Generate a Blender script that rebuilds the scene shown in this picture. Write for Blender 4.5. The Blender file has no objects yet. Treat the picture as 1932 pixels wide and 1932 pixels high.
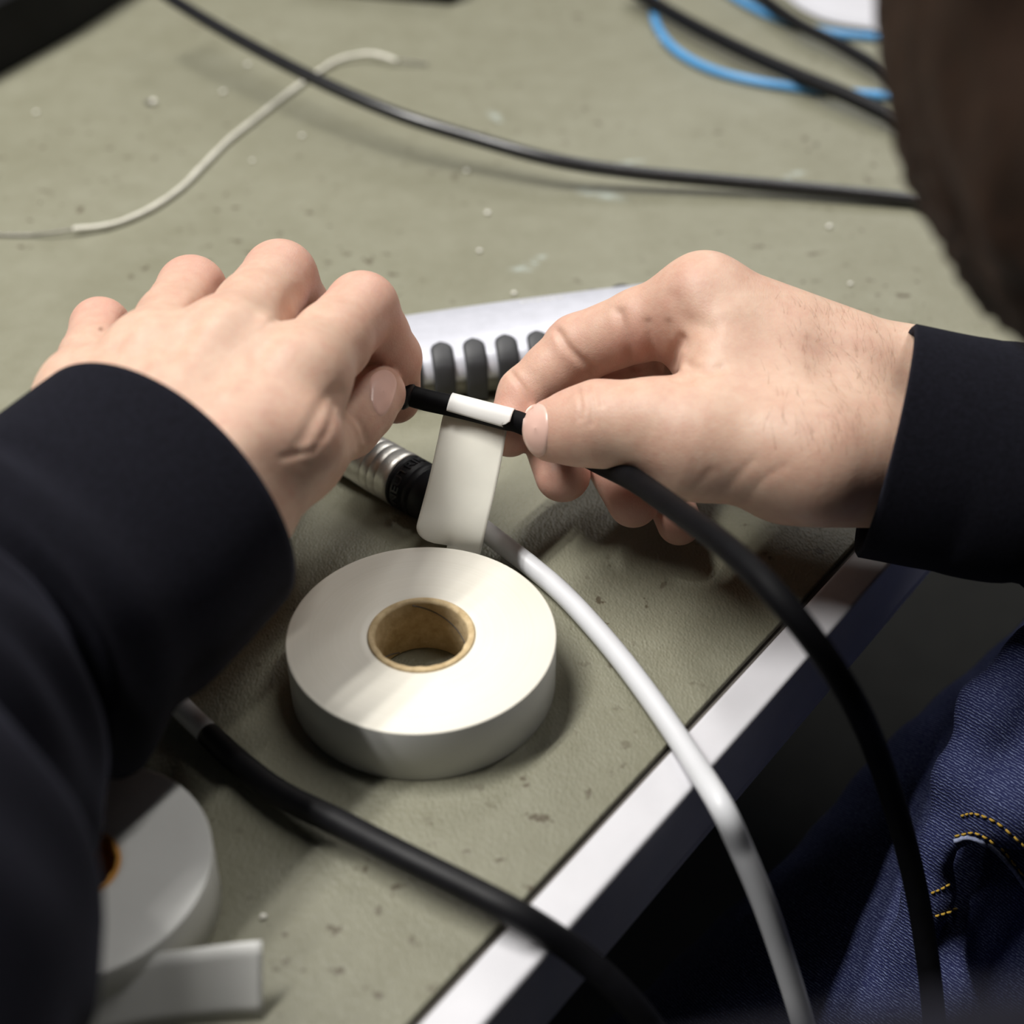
import bpy, bmesh, math, random
import numpy as np
from mathutils import Vector, Matrix
from mathutils.bvhtree import BVHTree

random.seed(7); np.random.seed(7)
scn = bpy.context.scene
COL = scn.collection

# ------------------------------------------------------------------ camera, world, lights, exposure
# working units: millimetres, z = 0 on the top of the bench mat; the floor is 760 mm below it.
TABLE_Z = 0.76
CAM_H = 317.0
PITCH = math.radians(38.8)
FPX = 2800.0
CT, ST = math.cos(PITCH), math.sin(PITCH)
def S(p): return Vector((p[0]*.001, p[1]*.001, p[2]*.001 + TABLE_Z))
def W(px, py, d):
    """point (mm) seen at pixel px,py at depth d along the lens axis"""
    u = (px-966)/FPX; v = (py-966)/FPX
    return np.array([u*d, d*(CT - v*ST), CAM_H - d*(ST + v*CT)])
def WZ(px, py, z=0.0):
    """point (mm) seen at pixel px,py lying at height z above the mat"""
    v = (py-966)/FPX
    return W(px, py, (CAM_H - z)/(ST + v*CT))
def PX(p):
    p = np.asarray(p, float)
    y = p[..., 1]; z = CAM_H - p[..., 2]
    d = y*CT + z*ST
    return np.stack([966 + FPX*p[..., 0]/d, 966 + FPX*(z*CT - y*ST)/d, d], -1)

cam = bpy.data.cameras.new('camera'); camo = bpy.data.objects.new('camera', cam); COL.objects.link(camo)
KH = 1.045
def SC(V): C_ = np.array([0, 0, CAM_H]); return C_+(np.asarray(V, float)-C_)*KH      # the hands sit this much farther off
camo.location = S((0, 0, CAM_H)); camo.rotation_euler = (math.pi/2 - PITCH, 0, 0)
cam.sensor_width = 36; cam.sensor_height = 36; cam.lens = 36*FPX/1932
cam.clip_start = 0.02
cam.dof.use_dof = True; cam.dof.focus_distance = 0.468; cam.dof.aperture_fstop = 6.2
scn.camera = camo

scn.view_settings.view_transform = 'Standard'
scn.view_settings.look = 'None'
scn.view_settings.exposure = 0.0
scn.view_settings.gamma = 1.0
scn.view_settings.use_curve_mapping = False

w = bpy.data.worlds.new('world'); scn.world = w; w.use_nodes = True
w.node_tree.nodes['Background'].inputs[0].default_value = (0.80, 0.86, 1.0, 1)
w.node_tree.nodes['Background'].inputs[1].default_value = 0.025

def tube_light(name, loc, target, length, width, power, color=(1, .975, .93)):
    l = bpy.data.lights.new(name, 'AREA'); l.shape = 'RECTANGLE'; l.size = length; l.size_y = width
    l.energy = power; l.color = color
    o = bpy.data.objects.new(name, l); COL.objects.link(o)
    o.location = S(loc)
    d = (S(target) - o.location)
    q = d.to_track_quat('-Z', 'Y').to_matrix()
    ax = Vector((.61, .79, 0)); z = -d.normalized(); ax = (ax-ax.dot(z)*z).normalized()   # tubes run parallel to the bench edge
    y = z.cross(ax); o.rotation_euler = Matrix((ax, y, z)).transposed().to_euler()
    return o
# a ceiling luminaire with two tubes running along the bench, another row to the right, one far back
for off_ in (-70, 70):
    tube_light('ceiling_lamp', (-770-off_*.79, 400+off_*.61, 1700), (-770-off_*.79, 400+off_*.61, 0), 1.2, 0.05, 27.5)
tube_light('ceiling_lamp', (620, 800, 1700), (620, 800, 0), 1.2, 0.06, 12.5)
tube_light('ceiling_lamp', (500, 2300, 1750), (0, 380, 0), 1.2, 0.15, 14)

# ------------------------------------------------------------------ helpers
def link(name, me, mat=None, parent=None, smooth=True):
    o = bpy.data.objects.new(name, me); COL.objects.link(o)
    if mat is not None:
        if isinstance(mat, (list, tuple)):
            for m_ in mat: me.materials.append(m_)
        else: me.materials.append(mat)
    if smooth:
        me.polygons.foreach_set('use_smooth', [True]*len(me.polygons))
    if parent is not None: o.parent = parent; o.matrix_parent_inverse = parent.matrix_world.inverted()
    return o
def tag(o, label, cat, group=None):
    o['label'] = label; o['category'] = cat
    if group: o['group'] = group
    return o
def root(name, loc, label, cat, group=None):
    o = bpy.data.objects.new(name, None); COL.objects.link(o); o.empty_display_size = .01
    o.location = S(loc); tag(o, label, cat, group)
    bpy.context.view_layer.update()
    return o
def mesh_np(name, v, f):
    """v in mm"""
    v = np.asarray(v, float)*.001; v[:, 2] += TABLE_Z
    me = bpy.data.meshes.new(name); me.from_pydata(v.tolist(), [], [list(map(int, q)) for q in f]); me.update()
    return me
def catmull(pts, n):
    P = [np.asarray(p, float) for p in pts]
    P = [2*P[0]-P[1]] + P + [2*P[-1]-P[-2]]
    out = []
    m = len(P)-3
    for i in range(m):
        p0, p1, p2, p3 = P[i:i+4]
        for t in np.linspace(0, 1, n, endpoint=(i == m-1)):
            out.append(.5*((2*p1)+(-p0+p2)*t+(2*p0-5*p1+4*p2-p3)*t*t+(-p0+3*p1-3*p2+p3)*t**3))
    return np.array(out)
def unit(v): v = np.asarray(v, float); return v/np.linalg.norm(v)
def frames(path, up0=None):
    T = np.gradient(path, axis=0); T /= np.linalg.norm(T, axis=1)[:, None]
    n = np.array([0, 0, 1.]) if up0 is None else np.asarray(up0, float)
    if abs(n @ T[0]) > .95: n = np.array([1., 0, 0])
    N = []
    for t in T:
        n = n - (n @ t)*t; n = n/np.linalg.norm(n); N.append(n)
    N = np.array(N); B = np.cross(T, N)
    return T, N, B
def tube_vf(path, r, seg=16, caps=True, up0=None):
    path = np.asarray(path, float); T, N, B = frames(path, up0)
    r = np.broadcast_to(np.asarray(r, float), (len(path),))
    a = np.linspace(0, 2*np.pi, seg, endpoint=False)
    V = path[:, None] + r[:, None, None]*(np.cos(a)[None, :, None]*N[:, None] + np.sin(a)[None, :, None]*B[:, None])
    V = V.reshape(-1, 3); F = []
    for i in range(len(path)-1):
        for j in range(seg):
            k = (j+1) % seg
            F.append((i*seg+j, i*seg+k, (i+1)*seg+k, (i+1)*seg+j))
    if caps:
        F.append(tuple(range(seg))[::-1]); b = (len(path)-1)*seg; F.append(tuple(b+j for j in range(seg)))
    return V, F
def tube(name, pts, r, mat, parent=None, n=10, seg=16):
    p = catmull(pts, n) if len(pts) > 2 else np.linspace(pts[0], pts[1], 6)
    if np.ndim(r) and len(r) == len(pts):
        r = np.interp(np.linspace(0, len(pts)-1, len(p)), range(len(pts)), r)
    V, F = tube_vf(p, r, seg)
    return link(name, mesh_np(name, V, F), mat, parent)
def lathe(name, origin, axis, prof, mat, parent=None, seg=64, up=None, closed=False, jitter=None):
    """prof: list of (s along axis, radius)"""
    ax = unit(axis); n = np.array([0, 0, 1.]) if abs(ax[2]) < .9 else np.array([1., 0, 0])
    if up is not None: n = np.asarray(up, float)
    n = unit(n-(n @ ax)*ax); b = np.cross(ax, n)
    a = np.linspace(0, 2*np.pi, seg, endpoint=False); V = []; F = []
    for i, (s_, r_) in enumerate(prof):
        rr = np.full(seg, r_)
        if jitter is not None: rr = rr + jitter(i, a)
        V.append(np.asarray(origin)+ax*s_ + rr[:, None]*(np.cos(a)[:, None]*n+np.sin(a)[:, None]*b))
    V = np.concatenate(V); m = len(prof)
    for i in range(m if closed else m-1):
        i2 = (i+1) % m
        for j in range(seg):
            k = (j+1) % seg
            F.append((i*seg+j, i*seg+k, i2*seg+k, i2*seg+j))
    if not closed:
        F.append(tuple(range(seg))[::-1]); F.append(tuple((m-1)*seg+j for j in range(seg)))
    o = link(name, mesh_np(name, V, F), mat, parent)
    fix_normals(o); return o
def fix_normals(o):
    bm = bmesh.new(); bm.from_mesh(o.data); bmesh.ops.recalc_face_normals(bm, faces=bm.faces); bm.to_mesh(o.data); bm.free()
def bevel(o, w_, seg=3, angle=.6):
    m = o.modifiers.new('bevel', 'BEVEL'); m.width = w_*.001; m.segments = seg; m.limit_method = 'ANGLE'; m.angle_limit = angle
    return o
def prism(name, poly, z0, z1, mat, parent=None, bev=None):
    """poly: xy list (mm)"""
    n = len(poly)
    V = [(p[0], p[1], z0) for p in poly]+[(p[0], p[1], z1) for p in poly]
    F = [tuple(range(n))[::-1], tuple(range(n, 2*n))]+[(i, (i+1) % n, n+(i+1) % n, n+i) for i in range(n)]
    o = link(name, mesh_np(name, V, F), mat, parent, smooth=False); fix_normals(o)
    if bev: bevel(o, bev)
    return o
def round_poly(poly, r, n=6):
    poly = [np.asarray(p, float) for p in poly]; out = []
    m = len(poly)
    for i in range(m):
        a, b, c = poly[i-1], poly[i], poly[(i+1) % m]
        u = unit(a-b); v = unit(c-b)
        p0 = b+u*r; p2 = b+v*r
        for t in np.linspace(0, 1, n):
            out.append((1-t)**2*p0+2*t*(1-t)*b+t*t*p2)
    return out

# ------------------------------------------------------------------ signed-distance modelling for the body
class SDF:
    def __init__(s, lo, hi, h):
        s.h = h; s.lo = np.asarray(lo, float); n = np.ceil((np.asarray(hi)-s.lo)/h).astype(int)+1
        s.n = n; s.D = np.full(n, 30., np.float32)
    def box(s, lo, hi):
        a = np.clip(np.floor((lo-s.lo)/s.h).astype(int), 0, s.n); b = np.clip(np.ceil((hi-s.lo)/s.h).astype(int)+1, 0, s.n)
        return tuple(slice(i, j) for i, j in zip(a, b))
    def grid(s, sl):
        ax = [(s.lo[i]+s.h*np.arange(sl[i].start, sl[i].stop)).astype(np.float32) for i in range(3)]
        return np.meshgrid(*ax, indexing='ij')
    def blend(s, sl, d, k):
        D = s.D[sl]
        if k > 0:
            h = np.clip(.5+.5*(D-d)/k, 0, 1); s.D[sl] = D*(1-h)+d*h-k*h*(1-h)
        else: s.D[sl] = np.minimum(D, d)
    def cone(s, a, b, ra, rb, k=6., sub=False):
        a = np.asarray(a, float); b = np.asarray(b, float); m = max(ra, rb)+max(k, 4)+4
        sl = s.box(np.minimum(a, b)-m, np.maximum(a, b)+m)
        if min(q.stop-q.start for q in sl) <= 0: return
        X, Y, Z = s.grid(sl); ab = b-a; L = max(ab @ ab, 1e-6)
        t = np.clip(((X-a[0])*ab[0]+(Y-a[1])*ab[1]+(Z-a[2])*ab[2])/L, 0, 1)
        d = np.sqrt((X-a[0]-t*ab[0])**2+(Y-a[1]-t*ab[1])**2+(Z-a[2]-t*ab[2])**2)-(ra+(rb-ra)*t)
        if sub:
            D = s.D[sl]; d = -d; h = np.clip(.5-.5*(D-d)/k, 0, 1); s.D[sl] = D*(1-h)+d*h+k*h*(1-h)
        else: s.blend(sl, d, k)
    def chain(s, pts, rs, k=3.):
        for i in range(len(pts)-1): s.cone(pts[i], pts[i+1], rs[i], rs[i+1], k)
    def ell(s, c, axes, r, k=6., sub=False):
        """axes: 3x3 rows = directions"""
        c = np.asarray(c, float); A = np.asarray(axes, float); r = np.asarray(r, float); m = r.max()+k+6
        sl = s.box(c-m, c+m)
        if min(q.stop-q.start for q in sl) <= 0: return
        X, Y, Z = s.grid(sl); X = X-c[0]; Y = Y-c[1]; Z = Z-c[2]
        q = [(X*A[i][0]+Y*A[i][1]+Z*A[i][2])/r[i] for i in range(3)]
        k0 = np.sqrt(q[0]**2+q[1]**2+q[2]**2); k1 = np.sqrt((q[0]/r[0])**2+(q[1]/r[1])**2+(q[2]/r[2])**2)
        d = k0*(k0-1)/np.maximum(k1, 1e-6)
        if sub:
            D = s.D[sl]; d = -d; h = np.clip(.5-.5*(D-d)/k, 0, 1); s.D[sl] = D*(1-h)+d*h+k*h*(1-h)
        else: s.blend(sl, d, k)
    def merge(s, o, k):
        d = o.D; D = s.D; h = np.clip(.5+.5*(D-d)/k, 0, 1); s.D = D*(1-h)+d*h-k*h*(1-h)
    def mesh(s, smooth=4):
        D = s.D; ins = D < 0
        c = [ins[i:D.shape[0]-1+i, j:D.shape[1]-1+j, l:D.shape[2]-1+l] for i in (0, 1) for j in (0, 1) for l in (0, 1)]
        cnt = sum(x.astype(np.int8) for x in c); act = (cnt > 0) & (cnt < 8)
        idx = np.argwhere(act); vid = np.full(act.shape, -1, np.int64); vid[act] = np.arange(len(idx))
        acc = np.zeros((len(idx), 3)); num = np.zeros(len(idx))
        cor = [(i, j, l) for i in (0, 1) for j in (0, 1) for l in (0, 1)]
        for a in cor:
            for ax in range(3):
                if a[ax]: continue
                b = list(a); b[ax] = 1
                da = D[idx[:, 0]+a[0], idx[:, 1]+a[1], idx[:, 2]+a[2]]; db = D[idx[:, 0]+b[0], idx[:, 1]+b[1], idx[:, 2]+b[2]]
                x = (da < 0) != (db < 0); t = np.where(x, da/np.where(x, da-db, 1), 0)
                p = np.tile(np.array(a, float), (len(idx), 1)); p[:, ax] += t
                acc += p*x[:, None]; num += x
        V = s.lo+s.h*(idx+acc/num[:, None])
        Q = []
        for ax in range(3):
            o1, o2 = [(1, 2), (2, 0), (0, 1)][ax]
            A = [slice(None)]*3; B = [slice(None)]*3; A[ax] = slice(0, -1); B[ax] = slice(1, None)
            sa = ins[tuple(A)]; sb = ins[tuple(B)]
            e = np.argwhere(sa != sb)
            ok = (e[:, o1] > 0) & (e[:, o2] > 0) & (e[:, o1] < D.shape[o1]-1) & (e[:, o2] < D.shape[o2]-1)
            e = e[ok]
            flip = sa[tuple(e.T)]
            def g(d1, d2):
                q = e.copy(); q[:, o1] -= d1; q[:, o2] -= d2; return vid[tuple(q.T)]
            q = np.stack([g(1, 1), g(0, 1), g(0, 0), g(1, 0)], 1)
            q[~flip] = q[~flip][:, ::-1]; Q.append(q)
        Q = np.concatenate(Q); Q = Q[(Q >= 0).all(1)]
        V = taubin(V, Q, smooth)
        return V, Q
def taubin(V, Q, it):
    if not it: return V
    E = np.concatenate([Q[:, [i, (i+1) % Q.shape[1]]] for i in range(Q.shape[1])]); E = np.concatenate([E, E[:, ::-1]])
    n = np.bincount(E[:, 0], minlength=len(V)).astype(float); n[n == 0] = 1
    for i in range(it):
        for lam in (.5, -.52):
            m = np.stack([np.bincount(E[:, 0], V[E[:, 1], k], minlength=len(V)) for k in range(3)], 1)/n[:, None]
            V = V+lam*(m-V)
    return V
def vnormals(V, Q):
    fn = np.cross(V[Q[:, 2]]-V[Q[:, 0]], V[Q[:, 3]]-V[Q[:, 1]])
    N = np.zeros_like(V)
    for k in range(4):
        for c in range(3): N[:, c] += np.bincount(Q[:, k], fn[:, c], minlength=len(V))
    return N/np.maximum(np.linalg.norm(N, axis=1), 1e-9)[:, None]
def polydist(p, poly):
    """distance of 2-D points p to a polyline"""
    best = np.full(len(p), 1e9)
    for a, b in zip(poly[:-1], poly[1:]):
        a = np.asarray(a, float); b = np.asarray(b, float); ab = b-a
        t = np.clip(((p-a) @ ab)/(ab @ ab), 0, 1)
        best = np.minimum(best, np.linalg.norm(p-a-t[:, None]*ab, axis=1))
    return best
def carve(V, Q, marks):
    """press creases (depth > 0) or raise ridges (depth < 0) along the skin; a mark follows the skin that faces the viewer of the hand"""
    N = vnormals(V, Q); P = PX(V)
    view = V-np.array([0, 0, CAM_H]); view /= np.linalg.norm(view, axis=1)[:, None]
    face = np.clip(-(N*view).sum(1)*2.5, 0, 1)
    off = np.zeros(len(V))
    for poly, width, depth in marks:
        pl = catmull([np.array(q, float) for q in poly], 8) if len(poly) > 2 else np.array(poly, float)
        d = polydist(P[:, :2], pl)
        off += depth*np.exp(-(d/width)**2)
    return V-N*(off*face)[:, None]

# ------------------------------------------------------------------ materials
def new_mat(name):
    m = bpy.data.materials.new(name); m.use_nodes = True
    nt = m.node_tree; b = nt.nodes['Principled BSDF']
    return m, nt, b
def nd(nt, t, **kw):
    n = nt.nodes.new(t)
    for k, v in kw.items(): setattr(n, k, v)
    return n
def objco(nt, scale=(1, 1, 1)):
    g = nd(nt, 'ShaderNodeNewGeometry')
    mp = nd(nt, 'ShaderNodeMapping'); nt.links.new(g.outputs['Position'], mp.inputs['Vector']); mp.inputs['Scale'].default_value = scale
    return mp.outputs['Vector']
def noise(nt, vec, scale, detail=3, rough=.5):
    n = nd(nt, 'ShaderNodeTexNoise'); n.inputs['Scale'].default_value = scale; n.inputs['Detail'].default_value = detail; n.inputs['Roughness'].default_value = rough
    nt.links.new(vec, n.inputs['Vector']); return n.outputs['Fac']
def ramp(nt, fac, stops):
    r = nd(nt, 'ShaderNodeValToRGB'); e = r.color_ramp.elements
    while len(e) < len(stops): e.new(.5)
    for el, (p, c) in zip(e, stops):
        el.position = p; el.color = c if len(c) == 4 else (*c, 1)
    nt.links.new(fac, r.inputs['Fac']); return r.outputs['Color']
def mix(nt, fac, a, b, mode='MIX'):
    m = nd(nt, 'ShaderNodeMix', data_type='RGBA', blend_type=mode)
    for s_, v in ((0, fac), (6, a), (7, b)):
        if hasattr(v, 'links') or hasattr(v, 'is_linked'): nt.links.new(v, m.inputs[s_])
        elif s_ == 0: m.inputs[0].default_value = v
        else: m.inputs[s_].default_value = (*v, 1) if len(v) == 3 else v
    return m.outputs[2]
def bump(nt, b, h, strength, dist):
    n = nd(nt, 'ShaderNodeBump'); n.inputs['Strength'].default_value = strength; n.inputs['Distance'].default_value = dist
    nt.links.new(h, n.inputs['Height']); nt.links.new(n.outputs['Normal'], b.inputs['Normal']); return n
def math_(nt, op, a, b=None):
    m = nd(nt, 'ShaderNodeMath', operation=op)
    for i, v in enumerate((a, b)):
        if v is None: continue
        if isinstance(v, (int, float)): m.inputs[i].default_value = v
        else: nt.links.new(v, m.inputs[i])
    return m.outputs[0]
def plain(name, col, rough=.5, var=.06, scale=60, spec=.5, metal=0, bmp=0, bscale=1500, bdist=.0002):
    m, nt, b = new_mat(name); v = objco(nt)
    n = noise(nt, v, scale, 4)
    lo = tuple(max(0, c*(1-var)) for c in col); hi = tuple(min(1, c*(1+var)) for c in col)
    nt.links.new(ramp(nt, n, [(.3, lo), (.7, hi)]), b.inputs['Base Color'])
    b.inputs['Roughness'].default_value = rough; b.inputs['Specular IOR Level'].default_value = spec; b.inputs['Metallic'].default_value = metal
    if bmp: bump(nt, b, noise(nt, v, bscale, 2), bmp, bdist)
    return m

# mat: olive grey vinyl with fine grain, dark specks, a few chalky scuffs
def mat_vinyl():
    m, nt, b = new_mat('olive_vinyl'); v = objco(nt)
    base = ramp(nt, noise(nt, v, 9, 6, .6), [(.25, (.176, .172, .118)), (.5, (.203, .200, .143)), (.75, (.235, .232, .173))])
    mott = noise(nt, v, 60, 5, .65)
    base = mix(nt, .35, base, ramp(nt, mott, [(.3, (.165, .155, .105)), (.7, (.255, .248, .19))]))
    sp = noise(nt, v, 170, 3, .55)
    cl = noise(nt, v, 14, 2)
    spk = math_(nt, 'MULTIPLY', ramp(nt, sp, [(.635, (0, 0, 0)), (.69, (1, 1, 1))]), ramp(nt, cl, [(.46, (0, 0, 0)), (.60, (1, 1, 1))]))
    base = mix(nt, math_(nt, 'MULTIPLY', spk, .85), base, (.075, .058, .035))
    # scuffs at their own places on the mat
    tot = None
    for (px, py, rx, ry, rot) in ((985, 507, 9, 5, .5), (1015, 490, 7, 3, .9), (1130, 365, 16, 7, -.5), (935, 220, 4, 10, .4), (1190, 305, 10, 3, .1), (1500, 330, 9, 4, .6), (1060, 640, 5, 5, 0)):
        c = S(WZ(px, py))
        mp = nd(nt, 'ShaderNodeMapping', vector_type='TEXTURE'); g = nd(nt, 'ShaderNodeNewGeometry')
        nt.links.new(g.outputs['Position'], mp.inputs['Vector'])
        mp.inputs['Location'].default_value = c; mp.inputs['Rotation'].default_value = (0, 0, rot); mp.inputs['Scale'].default_value = (rx*.001, ry*.001, .01)
        L = nd(nt, 'ShaderNodeVectorMath', operation='LENGTH'); nt.links.new(mp.outputs[0], L.inputs[0])
        f = math_(nt, 'SUBTRACT', 1.0, L.outputs['Value']); f = math_(nt, 'MAXIMUM', f, 0.0)
        tot = f if tot is None else math_(nt, 'ADD', tot, f)
    st = nd(nt, 'ShaderNodeMapping'); g = nd(nt, 'ShaderNodeNewGeometry'); nt.links.new(g.outputs['Position'], st.inputs['Vector'])
    st.inputs['Rotation'].default_value = (0, 0, .6); st.inputs['Scale'].default_value = (1, 3, 1)
    sc = math_(nt, 'MULTIPLY', tot, ramp(nt, noise(nt, st.outputs[0], 160, 4, .6), [(.42, (0, 0, 0)), (.62, (1, 1, 1))]))
    base = mix(nt, math_(nt, 'MULTIPLY', sc, .75), base, (.50, .58, .57))
    nt.links.new(base, b.inputs['Base Color'])
    b.inputs['Roughness'].default_value = .50; b.inputs['Specular IOR Level'].default_value = .42
    mp = nd(nt, 'ShaderNodeMapping'); g = nd(nt, 'ShaderNodeNewGeometry'); nt.links.new(g.outputs['Position'], mp.inputs['Vector'])
    mp.inputs['Rotation'].default_value = (0, 0, .9); mp.inputs['Scale'].default_value = (1, .62, 1)
    vo = nd(nt, 'ShaderNodeTexVoronoi', feature='SMOOTH_F1'); vo.inputs['Scale'].default_value = 1180; vo.inputs['Randomness'].default_value = .7
    nt.links.new(mp.outputs[0], vo.inputs['Vector'])
    bump(nt, b, vo.outputs['Distance'], .75, .00045)
    return m
def mat_skin():
    m, nt, b = new_mat('skin'); v = objco(nt)
    big = noise(nt, v, 55, 4, .55); sm = noise(nt, v, 260, 4, .6)
    col = ramp(nt, big, [(.25, (.515, .305, .230)), (.5, (.575, .378, .283)), (.75, (.61, .435, .328))])
    col = mix(nt, .35, col, ramp(nt, sm, [(.35, (.52, .305, .23)), (.65, (.62, .445, .343))]))
    at = nd(nt, 'ShaderNodeAttribute', attribute_name='redness')
    col = mix(nt, at.outputs['Fac'], col, (.56, .25, .215))
    am = nd(nt, 'ShaderNodeAttribute', attribute_name='dark')
    col = mix(nt, am.outputs['Fac'], col, (.16, .065, .04))
    nt.links.new(col, b.inputs['Base Color'])
    b.inputs['Roughness'].default_value = .50; b.inputs['Specular IOR Level'].default_value = .40
    b.inputs['Subsurface Weight'].default_value = .28; b.inputs['Subsurface Radius'].default_value = (1.0, .35, .18); b.inputs['Subsurface Scale'].default_value = .004
    mp = nd(nt, 'ShaderNodeMapping'); g = nd(nt, 'ShaderNodeNewGeometry'); nt.links.new(g.outputs['Position'], mp.inputs['Vector'])
    mp.inputs['Rotation'].default_value = (.3, .2, .7); mp.inputs['Scale'].default_value = (1, .55, 1)
    vo = nd(nt, 'ShaderNodeTexVoronoi', feature='DISTANCE_TO_EDGE'); vo.inputs['Scale'].default_value = 950; nt.links.new(mp.outputs[0], vo.inputs['Vector'])
    hgt = math_(nt, 'ADD', math_(nt, 'MINIMUM', vo.outputs['Distance'], .18), math_(nt, 'MULTIPLY', noise(nt, v, 420, 4, .6), .9))
    bump(nt, b, hgt, .35, .00035)
    return m
def mat_denim():
    m, nt, b = new_mat('denim'); v = objco(nt)
    wv = nd(nt, 'ShaderNodeTexWave', wave_type='BANDS', bands_direction='DIAGONAL'); wv.inputs['Scale'].default_value = 420; wv.inputs['Distortion'].default_value = 3.5; wv.inputs['Detail'].default_value = 3; wv.inputs['Detail Scale'].default_value = 1.6
    nt.links.new(v, wv.inputs['Vector'])
    fl = noise(nt, v, 900, 3, .7)
    twill = math_(nt, 'MULTIPLY', wv.outputs['Fac'], fl)
    wear = noise(nt, v, 22, 3)
    dk = mix(nt, wear, (.011, .013, .048), (.026, .032, .105))
    col = mix(nt, ramp(nt, twill, [(.30, (0, 0, 0)), (.85, (1, 1, 1))]), dk, (.29, .345, .57))
    nt.links.new(col, b.inputs['Base Color']); b.inputs['Roughness'].default_value = .9; b.inputs['Specular IOR Level'].default_value = .15
    bump(nt, b, twill, .8, .0006)
    return m
def mat_sweater():
    m, nt, b = new_mat('navy_jersey'); v = objco(nt)
    n = noise(nt, v, 700, 3, .6)
    nt.links.new(ramp(nt, n, [(.3, (.0028, .0028, .005)), (.7, (.0058, .0058, .010))]), b.inputs['Base Color'])
    b.inputs['Roughness'].default_value = .95; b.inputs['Specular IOR Level'].default_value = .12
    b.inputs['Sheen Weight'].default_value = .05; b.inputs['Sheen Roughness'].default_value = .5; b.inputs['Sheen Tint'].default_value = (.6, .62, .9, 1)
    bump(nt, b, n, .4, .0004)
    return m
def mat_tapeside():
    # wound edge of the roll: faint concentric rings about the roll's own axis (object space)
    m, nt, b = new_mat('wound_tape'); tc = nd(nt, 'ShaderNodeTexCoord')
    mp = nd(nt, 'ShaderNodeMapping'); nt.links.new(tc.outputs['Object'], mp.inputs['Vector']); mp.inputs['Scale'].default_value = (1, 1, 0)
    L = nd(nt, 'ShaderNodeVectorMath', operation='LENGTH'); nt.links.new(mp.outputs[0], L.inputs[0])
    cx = nd(nt, 'ShaderNodeCombineXYZ'); nt.links.new(L.outputs['Value'], cx.inputs[0])
    n = noise(nt, cx.outputs[0], 900, 5, .7)
    col = ramp(nt, n, [(.3, (.68, .65, .565)), (.7, (.74, .715, .64))])
    col = mix(nt, .25, col, ramp(nt, noise(nt, tc.outputs['Object'], 45, 4), [(.3, (.67, .635, .55)), (.7, (.77, .75, .69))]))
    nt.links.new(col, b.inputs['Base Color']); b.inputs['Roughness'].default_value = .45; b.inputs['Specular IOR Level'].default_value = .4
    bump(nt, b, n, .15, .0002)
    return m
def mat_card():
    m, nt, b = new_mat('cardboard'); v = objco(nt)
    n = noise(nt, v, 300, 5, .7)
    nt.links.new(ramp(nt, n, [(.3, (.40, .29, .15)), (.7, (.60, .47, .28))]), b.inputs['Base Color']); b.inputs['Roughness'].default_value = .85
    bump(nt, b, n, .5, .0005)
    return m
def mat_hair():
    m, nt, b = new_mat('brown_hair')
    v = objco(nt, (1, 1, .12)); n = noise(nt, v, 900, 4, .7)
    nt.links.new(ramp(nt, n, [(.3, (.014, .006, .003)), (.7, (.062, .030, .016))]), b.inputs['Base Color']); b.inputs['Roughness'].default_value = .6
    bump(nt, b, n, 1, .001)
    return m
M = {}
M['vinyl'] = mat_vinyl(); M['skin'] = mat_skin(); M['denim'] = mat_denim(); M['sweater'] = mat_sweater()
M['tapeside'] = mat_tapeside(); M['card'] = mat_card(); M['hair'] = mat_hair()
M['tapewhite'] = plain('white_tape', (.78, .78, .76), .38, .03)
M['tapecream'] = plain('cream_tape_back', (.92, .91, .84), .42, .04, 90)
for k_ in ('tapecream', 'tapewhite'):
    nt_ = M[k_].node_tree; b_n = nt_.nodes['Principled BSDF']; tr_ = nt_.nodes.new('ShaderNodeBsdfTranslucent'); tr_.inputs[0].default_value = (.96, .95, .88, 1)
    mx_ = nt_.nodes.new('ShaderNodeMixShader'); mx_.inputs[0].default_value = .40 if k_ == 'tapecream' else .12
    nt_.links.new(b_n.outputs[0], mx_.inputs[1]); nt_.links.new(tr_.outputs[0], mx_.inputs[2]); nt_.links.new(mx_.outputs[0], nt_.nodes['Material Output'].inputs[0])
M['trim'] = plain('white_edge_plastic', (.66, .655, .69), .4, .04)
M['board'] = plain('board_edge', (.10, .09, .08), .8)
M['metal_leg'] = plain('grey_steel', (.30, .31, .33), .45, metal=.6)
M['blackpvc'] = plain('black_rubber', (.005, .005, .0065), .5, .2, 200, .24, bmp=.1, bscale=900)
M['blackmatt'] = plain('black_rubber_matt', (.004, .004, .005), .6, .2, 200, .09)
M['blackgloss'] = plain('black_pvc_glossy', (.012, .012, .014), .30, .2, 200, .6)
M['whitepvc'] = plain('white_pvc', (.68, .69, .72), .42, .03)
M['bluepvc'] = plain('blue_pvc', (.085, .31, .62), .4, .1)
M['nickel'] = plain('brushed_nickel', (.66, .64, .60), .42, .08, 500, metal=1, bmp=.25, bscale=2500)
M['silver'] = plain('silver_lacquer', (.60, .61, .68), .35, .05, 200, .6, metal=.25, bmp=.1, bscale=2600)
M['greyplastic'] = plain('grey_plastic', (.40, .40, .33), .35, .06)
M['rubber'] = plain('grip_rubber', (.035, .036, .040), .55, .1, 200, bmp=.15, bscale=2500)
M['blackcase'] = plain('black_case', (.006, .006, .007), .6, .2, spec=.15)
M['paleblue'] = plain('pale_blue_plastic', (.30, .42, .46), .35)
M['paper'] = plain('white_paper', (.52, .52, .56), .8, .02)
M['wire'] = plain('cream_wire', (.66, .64, .56), .42, .08, 150)
M['tin'] = plain('tinned_strands', (.20, .19, .17), .4, .2, 400, metal=.7)
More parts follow.
